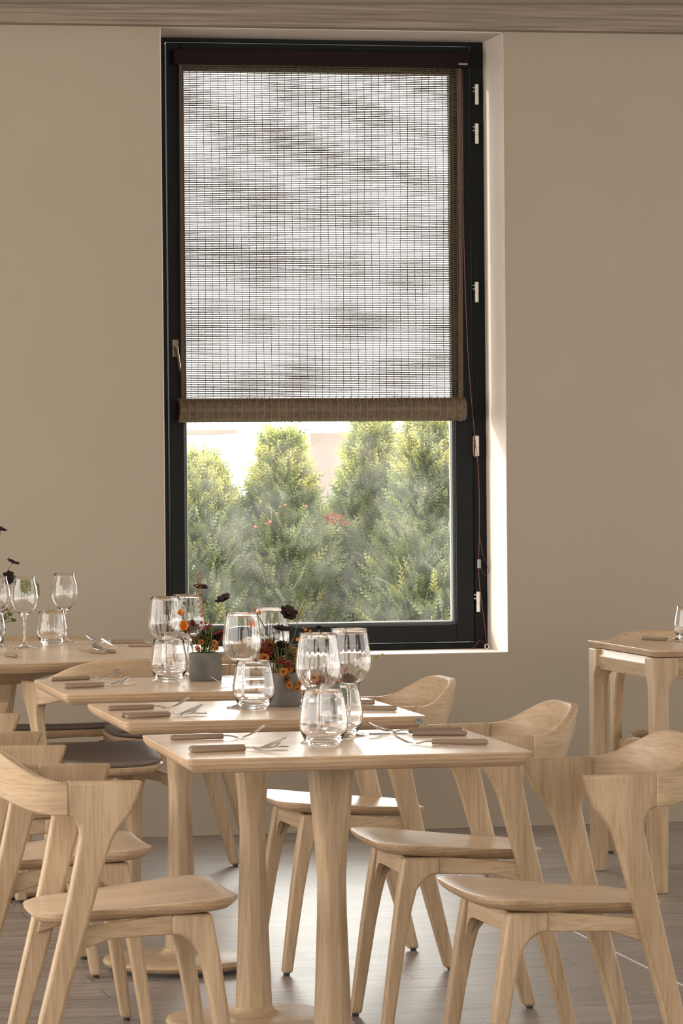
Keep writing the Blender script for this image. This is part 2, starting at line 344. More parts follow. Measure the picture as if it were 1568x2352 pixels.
for i in range(n):
    z = ztop+(zbot-ztop)*(i+.5)/n; tt = i/n
    xa, xb = x0+(x0b-x0)*tt, x1+(x1b-x1)*tt
    K = 24; ph = U(0, 6.3)
    pts = [L_((xa+(xb-xa)*k/K, BY+U(-.0004, .0004), z+.0004*math.sin(k*.7+ph))) for k in range(K+1)]
    # slats are cut from cane of uneven thickness; neighbours run alike, so bands form
    rad = []
    for k in range(K+1):
        u = k/K; v = tt
        wv = math.sin(9*u+13*v+2.2*math.sin(5*v+3*u))*.5+math.sin(21*u-8*v+1.5*math.sin(11*v))*.3+math.sin(38*u+5*v)*.3+.25*math.sin(17*v-6*u)+.5*(v-.5)
        rad.append((ztop-zbot)/n*(.378+.038*wv+U(-.012, .012)))
    m.tube(pts, rad, 6)
m.build('slat_screen', SLAT, bl, smooth=60)
m = MB(); nt_ = 39
for k in range(nt_):
    f = (k+.35)/nt_
    pts = [L_((x0+(x1-x0)*f+(x0b-x0)*t_*(1-f)+(x1b-x1)*t_*f+.002*math.sin(9*t_+k), BY-.0032, ztop+(zbot-ztop)*t_)) for t_ in [i/12 for i in range(13)]]
    m.tube(pts, .0013, 5)
    m.tube([p+Vector((.0006, .0062, 0)) for p in pts], .0012, 5)
m.build('warp_thread', THREAD, bl, smooth=60)
# cloth edging at the two sides
TAPE = plain('brown_tape', (.10, .065, .04), .8)
for (xa, xb) in ((x0, x0b), (x1, x1b)):
    m = MB(); sx = 1 if xa == x0 else -1
    m.add([L_((xa, BY-.0045, ztop)), L_((xa+sx*.012, BY-.0045, ztop)), L_((xb+sx*.012, BY-.0045, zbot)), L_((xb, BY-.0045, zbot))]+[L_((xa, BY+.0045, ztop)), L_((xa+sx*.012, BY+.0045, ztop)), L_((xb+sx*.012, BY+.0045, zbot)), L_((xb, BY+.0045, zbot))],
          [(0, 1, 2, 3), (7, 6, 5, 4), (0, 4, 5, 1), (1, 5, 6, 2), (2, 6, 7, 3), (3, 7, 4, 0)])
    m.build('side_tape', TAPE, bl, smooth=0)
# rolled-up part at the bottom
ra, rb = ATY(409, 940, BY-.03), ATY(1066, 944, BY-.03); rz = ATY(740, 941, BY-.03).z; RR = .0445
m = MB(); seg = 40
prof = lambda x: [L_((x, BY-.03+RR*math.cos(2*PI*k/seg)*(1+.018*(k % 2)), rz+RR*math.sin(2*PI*k/seg)*(1+.018*(k % 2)))) for k in range(seg)]
m.loft([prof(ra.x), prof(rb.x)])
ro = m.build('rolled_slats', ROLLM, bl, smooth=20)
m = MB()
for k in range(nt_):
    x = ra.x+(rb.x-ra.x)*(k+.35)/nt_
    m.tube([L_((x+.001*math.sin(a_*3), BY-.03+(RR+.0012)*math.cos(a_), rz+(RR+.0012)*math.sin(a_))) for a_ in [2*PI*i/20 for i in range(21)]], .0012, 5, cap=False)
m.build('roll_thread', THREADR, ro, smooth=60)
m = MB()
for r_ in (.012, .02, .028, .036):
    m.tube([L_((ra.x-.001, BY-.03+r_*math.cos(a_), rz+r_*math.sin(a_))) for a_ in [2*PI*i/24 for i in range(25)]], .0016, 5, cap=False)
m.build('roll_end', HEAD, ro, smooth=60)
# pull cord, cleat and ring
cy = SY-.03
cp = lambda L: [L_(ATY(x, y, cy)) for x, y in L]
m = MB()
m.tube(smoothpts(cp([(1062, 158), (1064, 500), (1074, 800), (1090, 1000), (1096, 1048), (1100, 1120), (1100.5, 1230), (1099, 1290), (1100, 1330), (1104, 1370), (1112, 1430), (1117, 1482)])), .0012, 6)
m.tube(smoothpts(cp([(1101, 1230), (1108, 1270), (1119, 1300), (1122, 1313), (1116, 1322), (1107, 1312), (1101, 1300)])), .0009, 6)
m.tube(smoothpts(cp([(1116, 1484), (1108, 1474), (1100, 1471), (1092, 1482), (1083, 1492)])), .0012, 6)
m.build('pull_cord', CORDM, bl, smooth=60)
m = MB(); m.tube(smoothpts(cp([(1096, 1000), (1088.5, 1003), (1087.5, 1024), (1089, 1046), (1097, 1050)])), .0032, 6); m.build('leather_tab', CORDM, bl, smooth=60)
m = MB(); q = L_(ATY(1100, 1295, cy)); m.box(q-Vector((.006, .006, .017)), q+Vector((.006, .006, .017))); m.build('cord_lock', plain('smoky_plastic', (.25, .25, .24), .3), bl, smooth=0, bevel=.002)
ring_c = ATY(1118, 1487, D+.24); m = MB()
m.tube([(ring_c.x+.008*math.cos(a_)-O.x, ring_c.y-O.y+.003*math.sin(a_), ZB+.0125+.008*math.sin(a_)-O.z) for a_ in [2*PI*i/16 for i in range(17)]], .0022, 6, cap=False)
m.build('cord_ring', HINGE, bl, smooth=60)

# ------------------------------------------------------------------ outside
m = MB(); m.box((-14, D+.45, -.12), (26, 60, -.02)); st(m, 'ground', plain('lawn', (.09, .10, .05), .9, var=.3, vscale=3))
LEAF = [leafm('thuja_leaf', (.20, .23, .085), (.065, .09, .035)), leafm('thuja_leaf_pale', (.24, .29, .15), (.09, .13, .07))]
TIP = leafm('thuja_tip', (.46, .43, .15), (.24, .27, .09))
BARK = plain('bark', (.10, .065, .045), .9)
def thuja_mesh(h, r, n, mb, seed):
    rnd = random.Random(seed); P = mb
    for i in range(n):
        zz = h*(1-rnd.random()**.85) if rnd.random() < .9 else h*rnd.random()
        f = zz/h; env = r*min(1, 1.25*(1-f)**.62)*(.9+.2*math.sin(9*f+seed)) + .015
        a = rnd.random()*2*PI; q = env*(.55+.5*rnd.random()**.5)
        c = Vector((q*math.cos(a), q*math.sin(a), zz))
        out = Vector((math.cos(a), math.sin(a), 0)); L = .05+.05*rnd.random()
        d = (out*(.6+.5*rnd.random())+Vector((rnd.gauss(0, .35), rnd.gauss(0, .35), .55+.7*rnd.random()))).normalized()
        sdv = d.cross(Vector((rnd.gauss(0, 1), rnd.gauss(0, 1), rnd.gauss(0, 1)))).normalized()
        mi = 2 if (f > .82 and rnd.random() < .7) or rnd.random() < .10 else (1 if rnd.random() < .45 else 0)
        for k in range(9):
            u = k/8; base = c+d*L*u; s_ = (1 if k % 2 else -1); ll = L*.42*(1-.6*u)
            dd = (d*.8+sdv*s_*.8*(1 if k < 8 else 0)).normalized(); wv = dd.cross(d.cross(sdv)).normalized()*ll*.16
            P.add([base-wv, base+wv, base+dd*ll*.55+wv*1.3, base+dd*ll, base+dd*ll*.55-wv*1.3], [(0, 1, 2, 3, 4)], mi)
def thuja(px, topy, Y, r, n, seed, label, hscale=1):
    p = ATY(px, topy, Y); h = p.z+.05
    root = empty('thuja_tree', (p.x, Y, 0), label=label, cat='hedge tree', group='conifer hedge outside the window')
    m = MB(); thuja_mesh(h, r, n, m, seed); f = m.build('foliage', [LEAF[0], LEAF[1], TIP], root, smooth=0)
    m = MB(); m.tube([(0, 0, 0), (.01, 0, h*.5), (0, .01, h*.93)], [.03, .02, .005], 8); m.build('trunk', BARK, root)
    return root
thuja(455, 1085, 16.0, .31, 8500, 1, 'leftmost conifer of the hedge seen through the window')
thuja(645, 1030, 16.0, .25, 8000, 2, 'narrow pointed conifer in the middle of the window view')
thuja(850, 1000, 16.2, .27, 8500, 3, 'tall conifer just right of the bright gap in the hedge')
thuja(990, 980, 15.9, .34, 10500, 4, 'broad pale green conifer at the right edge of the window glass')
thuja(1215, 990, 16.2, .26, 4500, 5, 'conifer hidden mostly behind the right window frame')
thuja(285, 1040, 16.2, .26, 4500, 6, 'conifer hidden mostly behind the left window frame')
# berries and a tuft of orange leaves in the hedge
m = MB()
for (x, y) in ((598, 1152), (610, 1203), (620, 1199), (635, 1180), (674, 1190), (660, 1215), (643, 1258), (655, 1160), (703, 1163), (586, 1210), (690, 1240), (668, 1300), (683, 1340), (951, 1200), (958, 1325)):
    m.sphere(ATY(x, y, 15.82), U(.005, .008), 6)
tag(m.build('hedge_berries', plain('coral_berry', (.55, .10, .06), .4)), 'small coral red berries scattered in the middle of the hedge', 'berries', kind='stuff')
m = MB()
for i in range(60):
    c = ATY(U(745, 795), U(1180, 1203), 15.8); a_ = U(0, 6.28); l = U(.006, .015); dx = Vector((math.cos(a_)*l, U(-.01, .01), math.sin(a_)*l)); wv = Vector((-dx.z, 0, dx.x))*.35
    m.add([c-wv, c+wv, c+dx+wv, c+dx*1.5, c+dx-wv], [(0, 1, 2, 3, 4)])
tag(m.build('maple_leaves', leafm('orange_leaf', (.19, .055, .02), (.13, .035, .012))), 'tuft of orange autumn leaves in the gap of the hedge', 'leaves', kind='stuff')
# pale house far behind
hs = empty('house', (0, 27, 0), label='pale house with dusky brick block far behind the hedge', cat='building')
hp_ = lambda x, y, Y: ATY(x, y, Y)-Vector((0, 27, 0))
a, b = hp_(712, 994, 27), hp_(838, 994, 27); m = MB(); m.box((a.x, 0, 0), (b.x, 2.2, a.z)); m.build('brick_block', plain('dusky_brick', (.125, .095, .085), .9, var=.1, vscale=2), hs, smooth=0)
m = MB(); m.box((b.x+.01, .5, 0), (b.x+4, 4, a.z-.15)); m.box((a.x-6, .5, 0), (a.x-.01, 4, a.z-.5)); m.build('house_wall', plain('white_render', (.5, .48, .45), .9), hs, smooth=0)
a, b = hp_(420, 986, 26.9), hp_(560, 986, 26.9); c2 = hp_(500, 995, 26.9)
m = MB(); m.box((a.x, .2, c2.z), (b.x, 1.2, a.z)); m.build('roof_edge', plain('roof_brown', (.13, .095, .08), .8), hs, smooth=0)
# ------------------------------------------------------------------ tables
def slab(m, outline, prof, mi_top=0, mi_edge=1):
    """outline(inset, z) gives a ring; prof lists (inset, z) from top to bottom"""
    rings = [outline(i, z) for i, z in prof]; rings.reverse()
    m.loft(rings, mi_edge, True, True, capmi=mi_top)
def top_prof(z): return [(.001, z), (0, z-.0015), (.0015, z-.010), (.006, z-.018), (.013, z-.025), (.022, z-.030)]
def oct_ring(w_, ch, z, tw=0):
    h = w_/2; c = min(ch, h*.58)
    p = [(h, -h+c), (h, h-c), (h-c, h), (-h+c, h), (-h, h-c), (-h, -h+c), (-h+c, -h), (h-c, -h)]
    return [(x, y, z) for x, y in p]
def pedestal_table():
    root = empty('pedestal_table', (0, 0, 0), cat='table', group='square pedestal tables in a row')
    m = MB(); slab(m, lambda i, z: rrect(.35-i, .35-i, max(.016-i*.6, .003), z), top_prof(.760)); m.build('tabletop', [WTOP, WPLY], root, smooth=40)
    m = MB(); m.loft([oct_ring(w_, c, z) for w_, c, z in ((.084, .026, .052), (.080, .026, .10), (.070, .024, .25), (.060, .021, .40), (.058, .019, .48), (.064, .014, .55), (.078, .010, .64), (.090, .010, .73))])
    m.build('column', WZ, root, smooth=25, bevel=.003)
    m = MB(); m.lathe([(.0, .008), (.185, .008), (.198, .011), (.207, .018), (.210, .024), (.207, .030), (.198, .034), (.09, .036), (.062, .040), (.050, .047), (.046, .056), (.0, .056)], 72); m.build('base', WX, root, smooth=50)
    m = MB(); m.lathe([(.19, 0), (.19, .009)], 48); m.build('base_pad', RUBBER, root)
    m = MB(); m.box((-.16, -.16, .722), (.16, .16, .731)); m.build('top_plate', RUBBER, root, smooth=0)
    return root
t1 = pedestal_table(); TB = [(1.5222, 7.4254, -.0269, 'nearest square oak pedestal table, right at the front'), (1.5589, 8.536, -.0153, 'middle oak pedestal table with a blue-grey chip on its corner'), (1.5651, 9.641, -.0111, 'farthest oak pedestal table of the row of three')]
for i, (x, y, a, lb) in enumerate(TB):
    o = t1 if i == 0 else copy_tree(t1)
    o.location = (x, y, 0); o.rotation_euler.z = a; o['label'] = lb
    if i == 1:
        mid_table = o
# chipped corner of the middle table
m = MB()
for k in range(16):
    u, v = U(-.010, .006), U(-.008, .008); r_ = U(.0012, .003)
    m.add([(.334+u+r_*1.4*math.cos(q), -.3508, .746+v+r_*math.sin(q)) for q in [i*PI/3+k for i in range(6)]], [tuple(range(6))])
for k in range(len(m.v)): pass
m.build('corner_chip', plain('blue_grey_chip', (.22, .30, .33), .6), mid_table, smooth=0)

# big round table
def disc_out(r): return lambda i, z: [((r-i)*math.cos(2*PI*k/96), (r-i)*math.sin(2*PI*k/96), z) for k in range(96)]
rt = empty('round_table', (1.285, 11.63, 0), label='large round oak table at the left, laid with glasses and cutlery', cat='table')
m = MB(); slab(m, disc_out(.75), [(.001, .760), (0, .7585), (.002, .750), (.010, .740), (.022, .732), (.034, .727)]); m.build('tabletop', [WTOP, WPLY], rt, smooth=40)
m = MB(); m.lathe([(.0, .66), (.10, .66), (.25, .70), (.42, .728), (0, .728)], 48); m.build('top_support', WX, rt, smooth=40)
m = MB(); m.loft([oct_ring(w_, c, z) for w_, c, z in ((.15, .04, .05), (.13, .04, .25), (.11, .035, .42), (.12, .02, .55), (.16, .02, .70))]); m.build('column', WZ, rt, smooth=25, bevel=.003)
m = MB(); m.lathe([(.0, .006), (.30, .006), (.318, .016), (.32, .026), (.31, .034), (.15, .038), (.10, .05), (.0, .05)], 72); m.build('base', WX, rt, smooth=50)

# square-legged table on the right
dt = empty('dining_table', (3.2616+.70, 10.9478+.35, 0), label='oak table with square corner legs at the right edge', cat='table')
hx, hy = .70, .37
m = MB(); slab(m, lambda i, z: rrect(hx-i, hy-i, max(.006-i*.3, .002), z), [(.001, .760), (0, .759), (.001, .754), (.014, .744), (.020, .7375)]); m.build('tabletop', [WTOPY, WTOPY], dt, smooth=30)
for sx in (-1, 1):
    for sy in (-1, 1):
        m = MB(); s_ = .052
        def lr(w_, z): return [(sx*(hx-.003) - sx*(q[0]), sy*(hy-.003) - sy*(q[1]), z) for q in ((0, 0), (w_, 0), (w_, w_*.75), (w_*.75, w_), (0, w_))]
        rings = [lr(.046, 0), lr(.052, .4), lr(.054, .62), lr(.060, .650), lr(.078, .672), lr(.086, .68), lr(.086, .735)]
        if sx*sy < 0: rings = [list(reversed(r_)) for r_ in rings]
        m.loft(rings); m.build('leg', WZ, dt, smooth=30, bevel=.004)
def rail(a, b, horiz):
    m = MB(); pr = [(0.012, .735), (.0, .712), (.008, .668), (.03, .668), (.03, .735)]
    if horiz: rg = lambda x: [(x, a[1]*(abs(a[1])-o_)/abs(a[1]), z) for o_, z in pr]; m.loft([rg(a[0]), rg(b[0])])
    else: rg = lambda y: [(a[0]*(abs(a[0])-o_)/abs(a[0]), y, z) for o_, z in pr]; m.loft([rg(a[1]), rg(b[1])])
    m.build('apron', WX if horiz else WY, dt, smooth=0, bevel=.002)
rail((-hx+.08, -hy+.012), (hx-.08, 0), True); rail((-hx+.08, hy-.012), (hx-.08, 0), True)
rail((-hx+.012, -hy+.08), (0, hy-.08), False); rail((hx-.012, -hy+.08), (0, hy-.08), False)

# ------------------------------------------------------------------ chairs
SEAT_UP = [0]
def seat_ring(i, zoff, kk=1.0):
    # rounded trapezoid, wide front edge; seat falls to the rear
    pts = []
    cs = [(.25, .232, .075), (-.165, .170, .10)]
    c = [(cs[0][0]-i, cs[0][1]-i, max(cs[0][2]-i, .01), 1, 1, 0), (cs[1][0]+i, cs[1][1]-i, max(cs[1][2]-i, .01), -1, 1, 90), (cs[1][0]+i, cs[1][1]-i, max(cs[1][2]-i, .01), -1, -1, 180), (cs[0][0]-i, cs[0][1]-i, max(cs[0][2]-i, .01), 1, -1, 270)]
    raw = []
    for (x, y, r, sx, sy, a0) in c:
        for k in range(9):
            a = math.radians(a0+90*k/8); raw.append((x-sx*r+r*math.cos(a), sy*(y-r)+r*math.sin(a)))
    out = []
    for q in range(len(raw)):
        a, b = raw[q], raw[(q+1) % len(raw)]; L = math.dist(a, b); n = max(1, int(L/.04))
        for k in range(n): out.append((a[0]+(b[0]-a[0])*k/n, a[1]+(b[1]-a[1])*k/n))
    def Z(x, y): return SEAT_UP[0]+.434+.066*x+.004*(x/.25)**2+.006*(y/.22)**2-.006*max(0, 1-(x*x/.04+y*y/.03))
    out = [(.04+(x-.04)*kk, y*kk) for x, y in out]
    return [(x, y, Z(x, y)+zoff) for x, y in out]
def prism_xz(m, poly, y0f, y1f):
    """profile in the side plane, extruded in y between two functions of z"""
    A = [(x, y0f(x, z), z) for x, z in poly]; B = [(x, y1f(x, z), z) for x, z in poly]
    m.loft([A, B])
N0 = 40
def make_chair(pad):
    root = empty('dining_chair', (0, 0, 0), cat='chair')
    m = MB(); SEAT_UP[0] = .014 if pad else 0; tops = [seat_ring(0, 0, k) for k in (.05, .3, .55, .8, .985)]
    n = len(tops[0])
    # top surface with a shallow dish, then the bevelled ply edge
    rings = tops+[seat_ring(0, -.0012), seat_ring(.0015, -.009)]; n0 = len(rings)
    m.loft(rings[:6], 0, True, False); m.loft([rings[5], rings[6], seat_ring(.010, -.017), seat_ring(.022, -.0245)], 1, False, True)
    m.build('seat', [WSEAT, WPLY], root, smooth=40)
    if pad:
        m = MB(); P = lambda i, z: [(x, y, zz) for x, y, zz in seat_ring(i, z)]
        P = lambda k, z: seat_ring(0, z, k); m.loft([P(.95, .001), P(.97, .006), P(.972, .012), P(.96, .017), P(.92, .021), P(.8, .0235), P(.5, .0245), P(.05, .025)]); tag(m.build('seat_pad', LEATHER, root, smooth=60), 'brown leather seat pad')
    for s in (1, -1):
        # front leg with the curved shoulder that runs into the rail
        m = MB(); poly = [(.192, .422), (.208, .33), (.224, .22), (.251, .007), (.2243, .007), (.190, .22), (.174, .30), (.162, .345), (.146, .366), (.126, .378), (.108, .381), (.108, .422)]
        yc = lambda x, z: s*(.172+.014*(1-z/.43)); th = lambda z: .017+.004*z/.43
        prism_xz(m, poly, lambda x, z: yc(x, z)-th(z), lambda x, z: yc(x, z)+th(z)); fl = m.build('leg', WZ, root, smooth=30, bevel=.007, seg=3)
        m = MB(); m.lathe([(.009, -.005), (.009, .008)], 12, c=(.238, s*.186, .005)); m.build('foot_glide', RUBBER, fl)
        # rear leg, running up into the arm tip
        m = MB(); poly = [(.045, .701), (.034, .668), (.021, .636), (.004, .617), (-.010, .598), (-.021, .575), (-.031, .545), (-.055, .46), (-.077, .38), (-.120, .23), (-.184, .007), (-.2163, .007), (-.166, .23), (-.129, .38), (-.108, .47), (-.090, .56), (-.084, .59), (-.086, .610), (-.096, .626), (-.112, .634), (-.112, .703), (-.05, .702)]
        yo = lambda x, z: s*(.205+.022*max(0, z-.15)/.55); th2 = lambda z: .0155+.001*z
        prism_xz(m, poly, lambda x, z: yo(x, z)-th2(z), lambda x, z: yo(x, z)+th2(z)); rl = m.build('leg', WZ, root, smooth=30, bevel=.007, seg=3)
        m = MB(); m.lathe([(.009, -.005), (.009, .008)], 12, c=(-.202, s*.205, .005)); m.build('foot_glide', RUBBER, rl)
        m = MB(); poly = [(.11, .422), (.11, .381), (-.02, .378), (-.10, .352), (-.122, .346), (-.108, .402), (-.02, .410)]
        ya = lambda x: s*(.176+.026*(.11-x)/.22)
        prism_xz(m, poly, lambda x, z: ya(x)-.011, lambda x, z: ya(x)+.011); m.build('side_rail', WX, root, smooth=30, bevel=.003)
    m = MB(); pz = [(-.162, .422), (-.162, .290), (-.1585, .318), (-.152, .342), (-.142, .361), (-.127, .374), (-.105, .379), (.105, .379), (.127, .374), (.142, .361), (.152, .342), (.1585, .318), (.162, .290), (.162, .422)]
    m.loft([[(.168+.03*(.42-z)/.13*.6, y, z) for y, z in pz], [(.186+.012*(.42-z)/.13, y, z) for y, z in pz]]); m.build('front_rail', WY, root, smooth=30, bevel=.003)
    # wrap-around back
    m = MB(); rings = []
    for k in range(N0+1):
        t_ = -1+2*k/N0; a = t_*PI/2; c, s_ = math.cos(a), math.sin(a)
        e = abs(c)**.9; px_ = -.108-.124*e; py_ = .2285*math.copysign(abs(s_)**.80, s_)
        rise = .5-.5*math.cos(min(1, max(0, (1-abs(t_))/.85))*PI)
        zt_ = .702+.064*rise; zb_ = .634+.024*rise; zm = (zt_+zb_)/2
        nx, ny = -max(c, 1e-4)/.124*1, s_/.2285; L = math.hypot(nx, ny); nx, ny = nx/L, ny/L
        flare = .020*rise; T = .0155*2*(1-.25*rise)
        pr = [(.0155+flare*.55, zt_), (.0155+flare*.1, zm), (.0155-flare*.9, zb_), (.0155-flare*.9-T*.85, zb_+.002), (.0155-flare*.55-T, zm), (.0155+flare*.4-T*.7, zt_-.001)]
        # the centre line is the rail's mid-plane, offsets go along the outward normal
        rings.append([(px_+nx*o_, py_+ny*o_, z) for o_, z in pr])
    m.loft(rings); m.build('backrest', WXY, root, smooth=50, bevel=.004, seg=2)
    return root
ch_plain = make_chair(False); ch_pad = make_chair(True)
used = set()
def chair(x, y, deg, label, pad=False, group=None):
    p = ch_pad if pad else ch_plain
    o = p if p.name not in used else copy_tree(p); used.add(p.name)
    o.location = (x, y, 0); o.rotation_euler = (0, 0, math.radians(deg)); o['label'] = label; o['group'] = group or ('plain oak chairs' if not pad else 'oak chairs with leather pads')
chair(1.068, 7.55, 0, 'plain oak chair at the front left, tucked under the nearest table')
chair(1.048, 8.57, 0, 'plain oak chair second from front on the left side')
chair(1.09, 9.72, -3, 'plain oak chair at the left, third from the front, mostly cut off')
chair(2.030, 7.39, 181, 'plain oak chair nearest on the right, cut by the photo edge')
chair(2.070, 8.49, 179, 'plain oak chair right of the middle pedestal table')
chair(2.045, 9.62, 181, 'plain oak chair right of the farthest pedestal table, nearest the window')
chair(1.555, 11.06, 101, 'oak chair with leather pad on the near side of the round table', True)
chair(1.95, 11.90, 180, 'oak chair with leather pad right of the round table', True)
chair(1.566, 12.40, 270, 'oak chair with leather pad behind the round table, against the wall', True)
chair(3.68, 11.95, 270, 'plain oak chair behind the square-legged table at the right')

# ------------------------------------------------------------------ glasses
TZ = .7603
def wine_mesh(rim=.0385, wide=.0465, h=.228, flute=.010, stem=.098):
    m = MB(); b = stem; H = h
    prof = [(0, 0), (.037, 0), (.039, .0012), (.037, .0028), (.020, .0065), (.009, .012), (.0052, .020), (.0036, .035), (.0032, b*.7), (.0036, b-.012), (.0060, b-.004), (.0130, b+.004)]
    bowl = [(.0225, .012), (.0330, .022), (.0415, .035), (.0460, .050), (.0465, .060), (.0452, .075), (.0428, .095)]
    k = wide/.0465
    for r, z in bowl: prof.append((r*k, b+z*(H-b)/.130))
    prof += [(rim+.0012, H-.012), (rim, H-.0003), (rim-.0002, H), (rim-.0007, H), (rim-.0009, H-.0003), (rim+.0003, H-.012)]
    for r, z in reversed(bowl): prof.append(((r-.0009/k)*k, b+z*(H-b)/.130+.0006))
    prof += [(.0120, b+.0075), (.0045, b+.0045), (0, b+.004)]
    def mod(a, z):
        if z < b+.004: return 0
        f = min(1, (z-b-.004)/.03)*min(1, max(0, (H-.006-z)/.03)); return flute*f*math.cos(22*a)
    m.lathe(prof, 132, mod=mod); return m
def tumbler_mesh():
    m = MB()
    m.lathe([(0, 0), (.026, 0), (.0285, .0015), (.034, .010), (.0425, .022), (.0485, .036), (.0505, .048), (.0498, .060), (.0468, .080), (.0430, .100), (.0405, .1167), (.0403, .117), (.0398, .117), (.0396, .1167), (.0421, .100), (.0459, .080), (.0488, .060), (.0494, .048), (.0473, .036), (.0408, .024), (.030, .0165), (.015, .0140), (0, .0135)], 96); return m
WG = wine_mesh().build('wine_glass', GLASS, smooth=80); WGR = wine_mesh(.0330, .0440, .232, .006, .105).build('wine_glass', GLASS, smooth=80); TG = tumbler_mesh().build('tumbler', GLASS, smooth=80)
gu = set()
def glass(proto, pos, label, cat, group):
    o = proto if proto.name not in gu else proto.copy()
    if o is proto: gu.add(proto.name)
    else: COL.objects.link(o)
    o.location = (pos.x, pos.y, TZ); o.rotation_euler.z = U(0, 6); tag(o, label, cat, group); return o
G1, G2 = 'fluted wine glasses on the pedestal tables', 'stemless water tumblers'
glass(WG, ATZ(732, 1706, TZ), 'fluted wine glass right behind the front tumbler on the nearest table', 'wine glass', G1)
glass(WG, ATZ(803, 1689, TZ), 'fluted wine glass at the back right of the nearest table', 'wine glass', G1)
glass(WG, ATZ(557, 1626, TZ), 'fluted wine glass behind the tumbler on the middle table', 'wine glass', G1)
glass(WG, ATZ(622, 1609, TZ), 'fluted wine glass half hidden by the flowers on the middle table', 'wine glass', G1)
glass(WG, ATZ(381, 1563, TZ), 'fluted wine glass at the left front of the farthest pedestal table', 'wine glass', G1)
glass(WG, ATZ(432, 1555, TZ), 'fluted wine glass just left of the farthest grey flower pot', 'wine glass', G1)
glass(TG, ATZ(743, 1716, TZ), 'clear stemless tumbler at the front of the nearest table', 'tumbler', G2)
glass(TG, ATZ(779, 1699, TZ), 'clear tumbler half hidden behind the front tumbler', 'tumbler', G2)
glass(TG, ATZ(583, 1631, TZ), 'clear tumbler in front of the middle flower pot', 'tumbler', G2)
glass(TG, ATZ(388, 1568, TZ), 'clear tumbler left of the farthest grey flower pot', 'tumbler', G2)
glass(TG, ATZ(405, 1551, TZ), 'clear tumbler behind the other on the farthest pedestal table', 'tumbler', G2)
glass(WGR, ATZ(57, 1489, TZ), 'tall wine glass on the round table in front of the pale green flower head', 'wine glass', 'wine glasses on the round table')
glass(WGR, ATZ(149, 1476, TZ), 'tall wine glass on the round table standing behind the tumbler', 'wine glass', 'wine glasses on the round table')
glass(WGR, ATZ(-6, 1486, TZ), 'wine glass cut off by the left photo edge', 'wine glass', 'wine glasses on the round table')
glass(TG, ATZ(119, 1483, TZ), 'clear tumbler between the two wine glasses on the round table', 'tumbler', G2)
glass(TG, ATZ(-22, 1480, TZ), 'tumbler cut off by the left photo edge on the round table', 'tumbler', G2)
glass(TG, ATZ(1583, 1474, TZ), 'tumbler at the right photo edge on the square-legged table', 'tumbler', G2)

# ------------------------------------------------------------------ cutlery (each lies along +x from its handle end)
def handle(root):
    m = MB(); m.tube([(0, 0, .0062), (.002, 0, .0062), (.006, 0, .0062), (.112, 0, .0062), (.116, 0, .0062)], [.0030, .0050, .0062, .0060, .0054], 12); return m.build('handle', WHAN, root, smooth=50)
def strip(m, pts, widths, th=.0012):
    """flat bent strip: pts (x, z), half widths"""
    rings = []
    for (x, z), w_ in zip(pts, widths): rings.append([(x, -w_, z), (x, w_, z), (x, w_, z+th), (x, -w_, z+th)])
    m.loft(rings)
def make_cutlery(kind):
    root = empty({'fork': 'fork', 'spoon': 'spoon', 'knife': 'knife'}[kind], (0, 0, 0), cat=kind); handle(root); m = MB()
    if kind == 'knife':
        prof = [(.114, .004), (.124, .006), (.132, .008), (.18, .0085), (.198, .006), (.208, .001)]
        m.loft([[(x, -w_*.9, .003+.003*(x > .13)), (x, w_*.6, .003), (x, w_*.6, .0045), (x, -w_*.9, .0045+.003*(x > .13))] for x, w_ in prof]); m.build('blade', METAL, root, smooth=40, bevel=0)
    else:
        m.tube(smoothpts([(.112, 0, .0065), (.122, 0, .0075), (.132, 0, .0065), (.143, 0, .0035), (.150, 0, .0022)], 4), .0018, 8)
        if kind == 'fork':
            def zc(x): return .0012+2.6*max(0, x-.153)**1.6*1.05
            strip(m, [(.147, .002), (.153, zc(.153)), (.160, zc(.160)), (.168, zc(.168)), (.174, zc(.174))], [.0022, .006, .0095, .0105, .0105])
            for k in range(4):
                y = -.0088+.00587*k
                m.loft([[(x, y-w_, zc(x)), (x, y+w_, zc(x)), (x, y+w_, zc(x)+.0012), (x, y-w_, zc(x)+.0012)] for x, w_ in ((.173, .0016), (.185, .0014), (.197, .0012), (.206, .0006))])
            m.build('tines', METAL, root, smooth=40)
        else:
            rings = []
            for i in range(9):
                u = i/8; x = .148+.056*u; w_ = .0185*math.sin(PI*min(.985, max(.06, u)))**.6; z0 = .0012+.020*u**1.4; dp = .006*math.sin(PI*u)
                top = [(x, w_*math.cos(a_), z0+.004-dp*math.sin(a_)) for a_ in [PI*k/8 for k in range(9)]]
                rings.append(top+[(x, y*.97, z+.0012) for _, y, z in reversed(top)])
            m.loft(rings); m.build('bowl', METAL, root, smooth=60)
    return root
CUT = {k: make_cutlery(k) for k in ('fork', 'spoon', 'knife')}; cu = set()
def lay(kind, x0, y0, x1, y1, label, z=TZ, group='place settings', tilt=0):
    a, b = ATZ(x0, y0, z+.004), ATZ(x1, y1, z+.004); p = CUT[kind]
    o = p if kind not in cu else copy_tree(p); cu.add(kind)
    o.location = (a.x, a.y, z); o.rotation_euler = (0, -tilt, math.atan2(b.y-a.y, b.x-a.x)); o['label'] = label; o['group'] = group
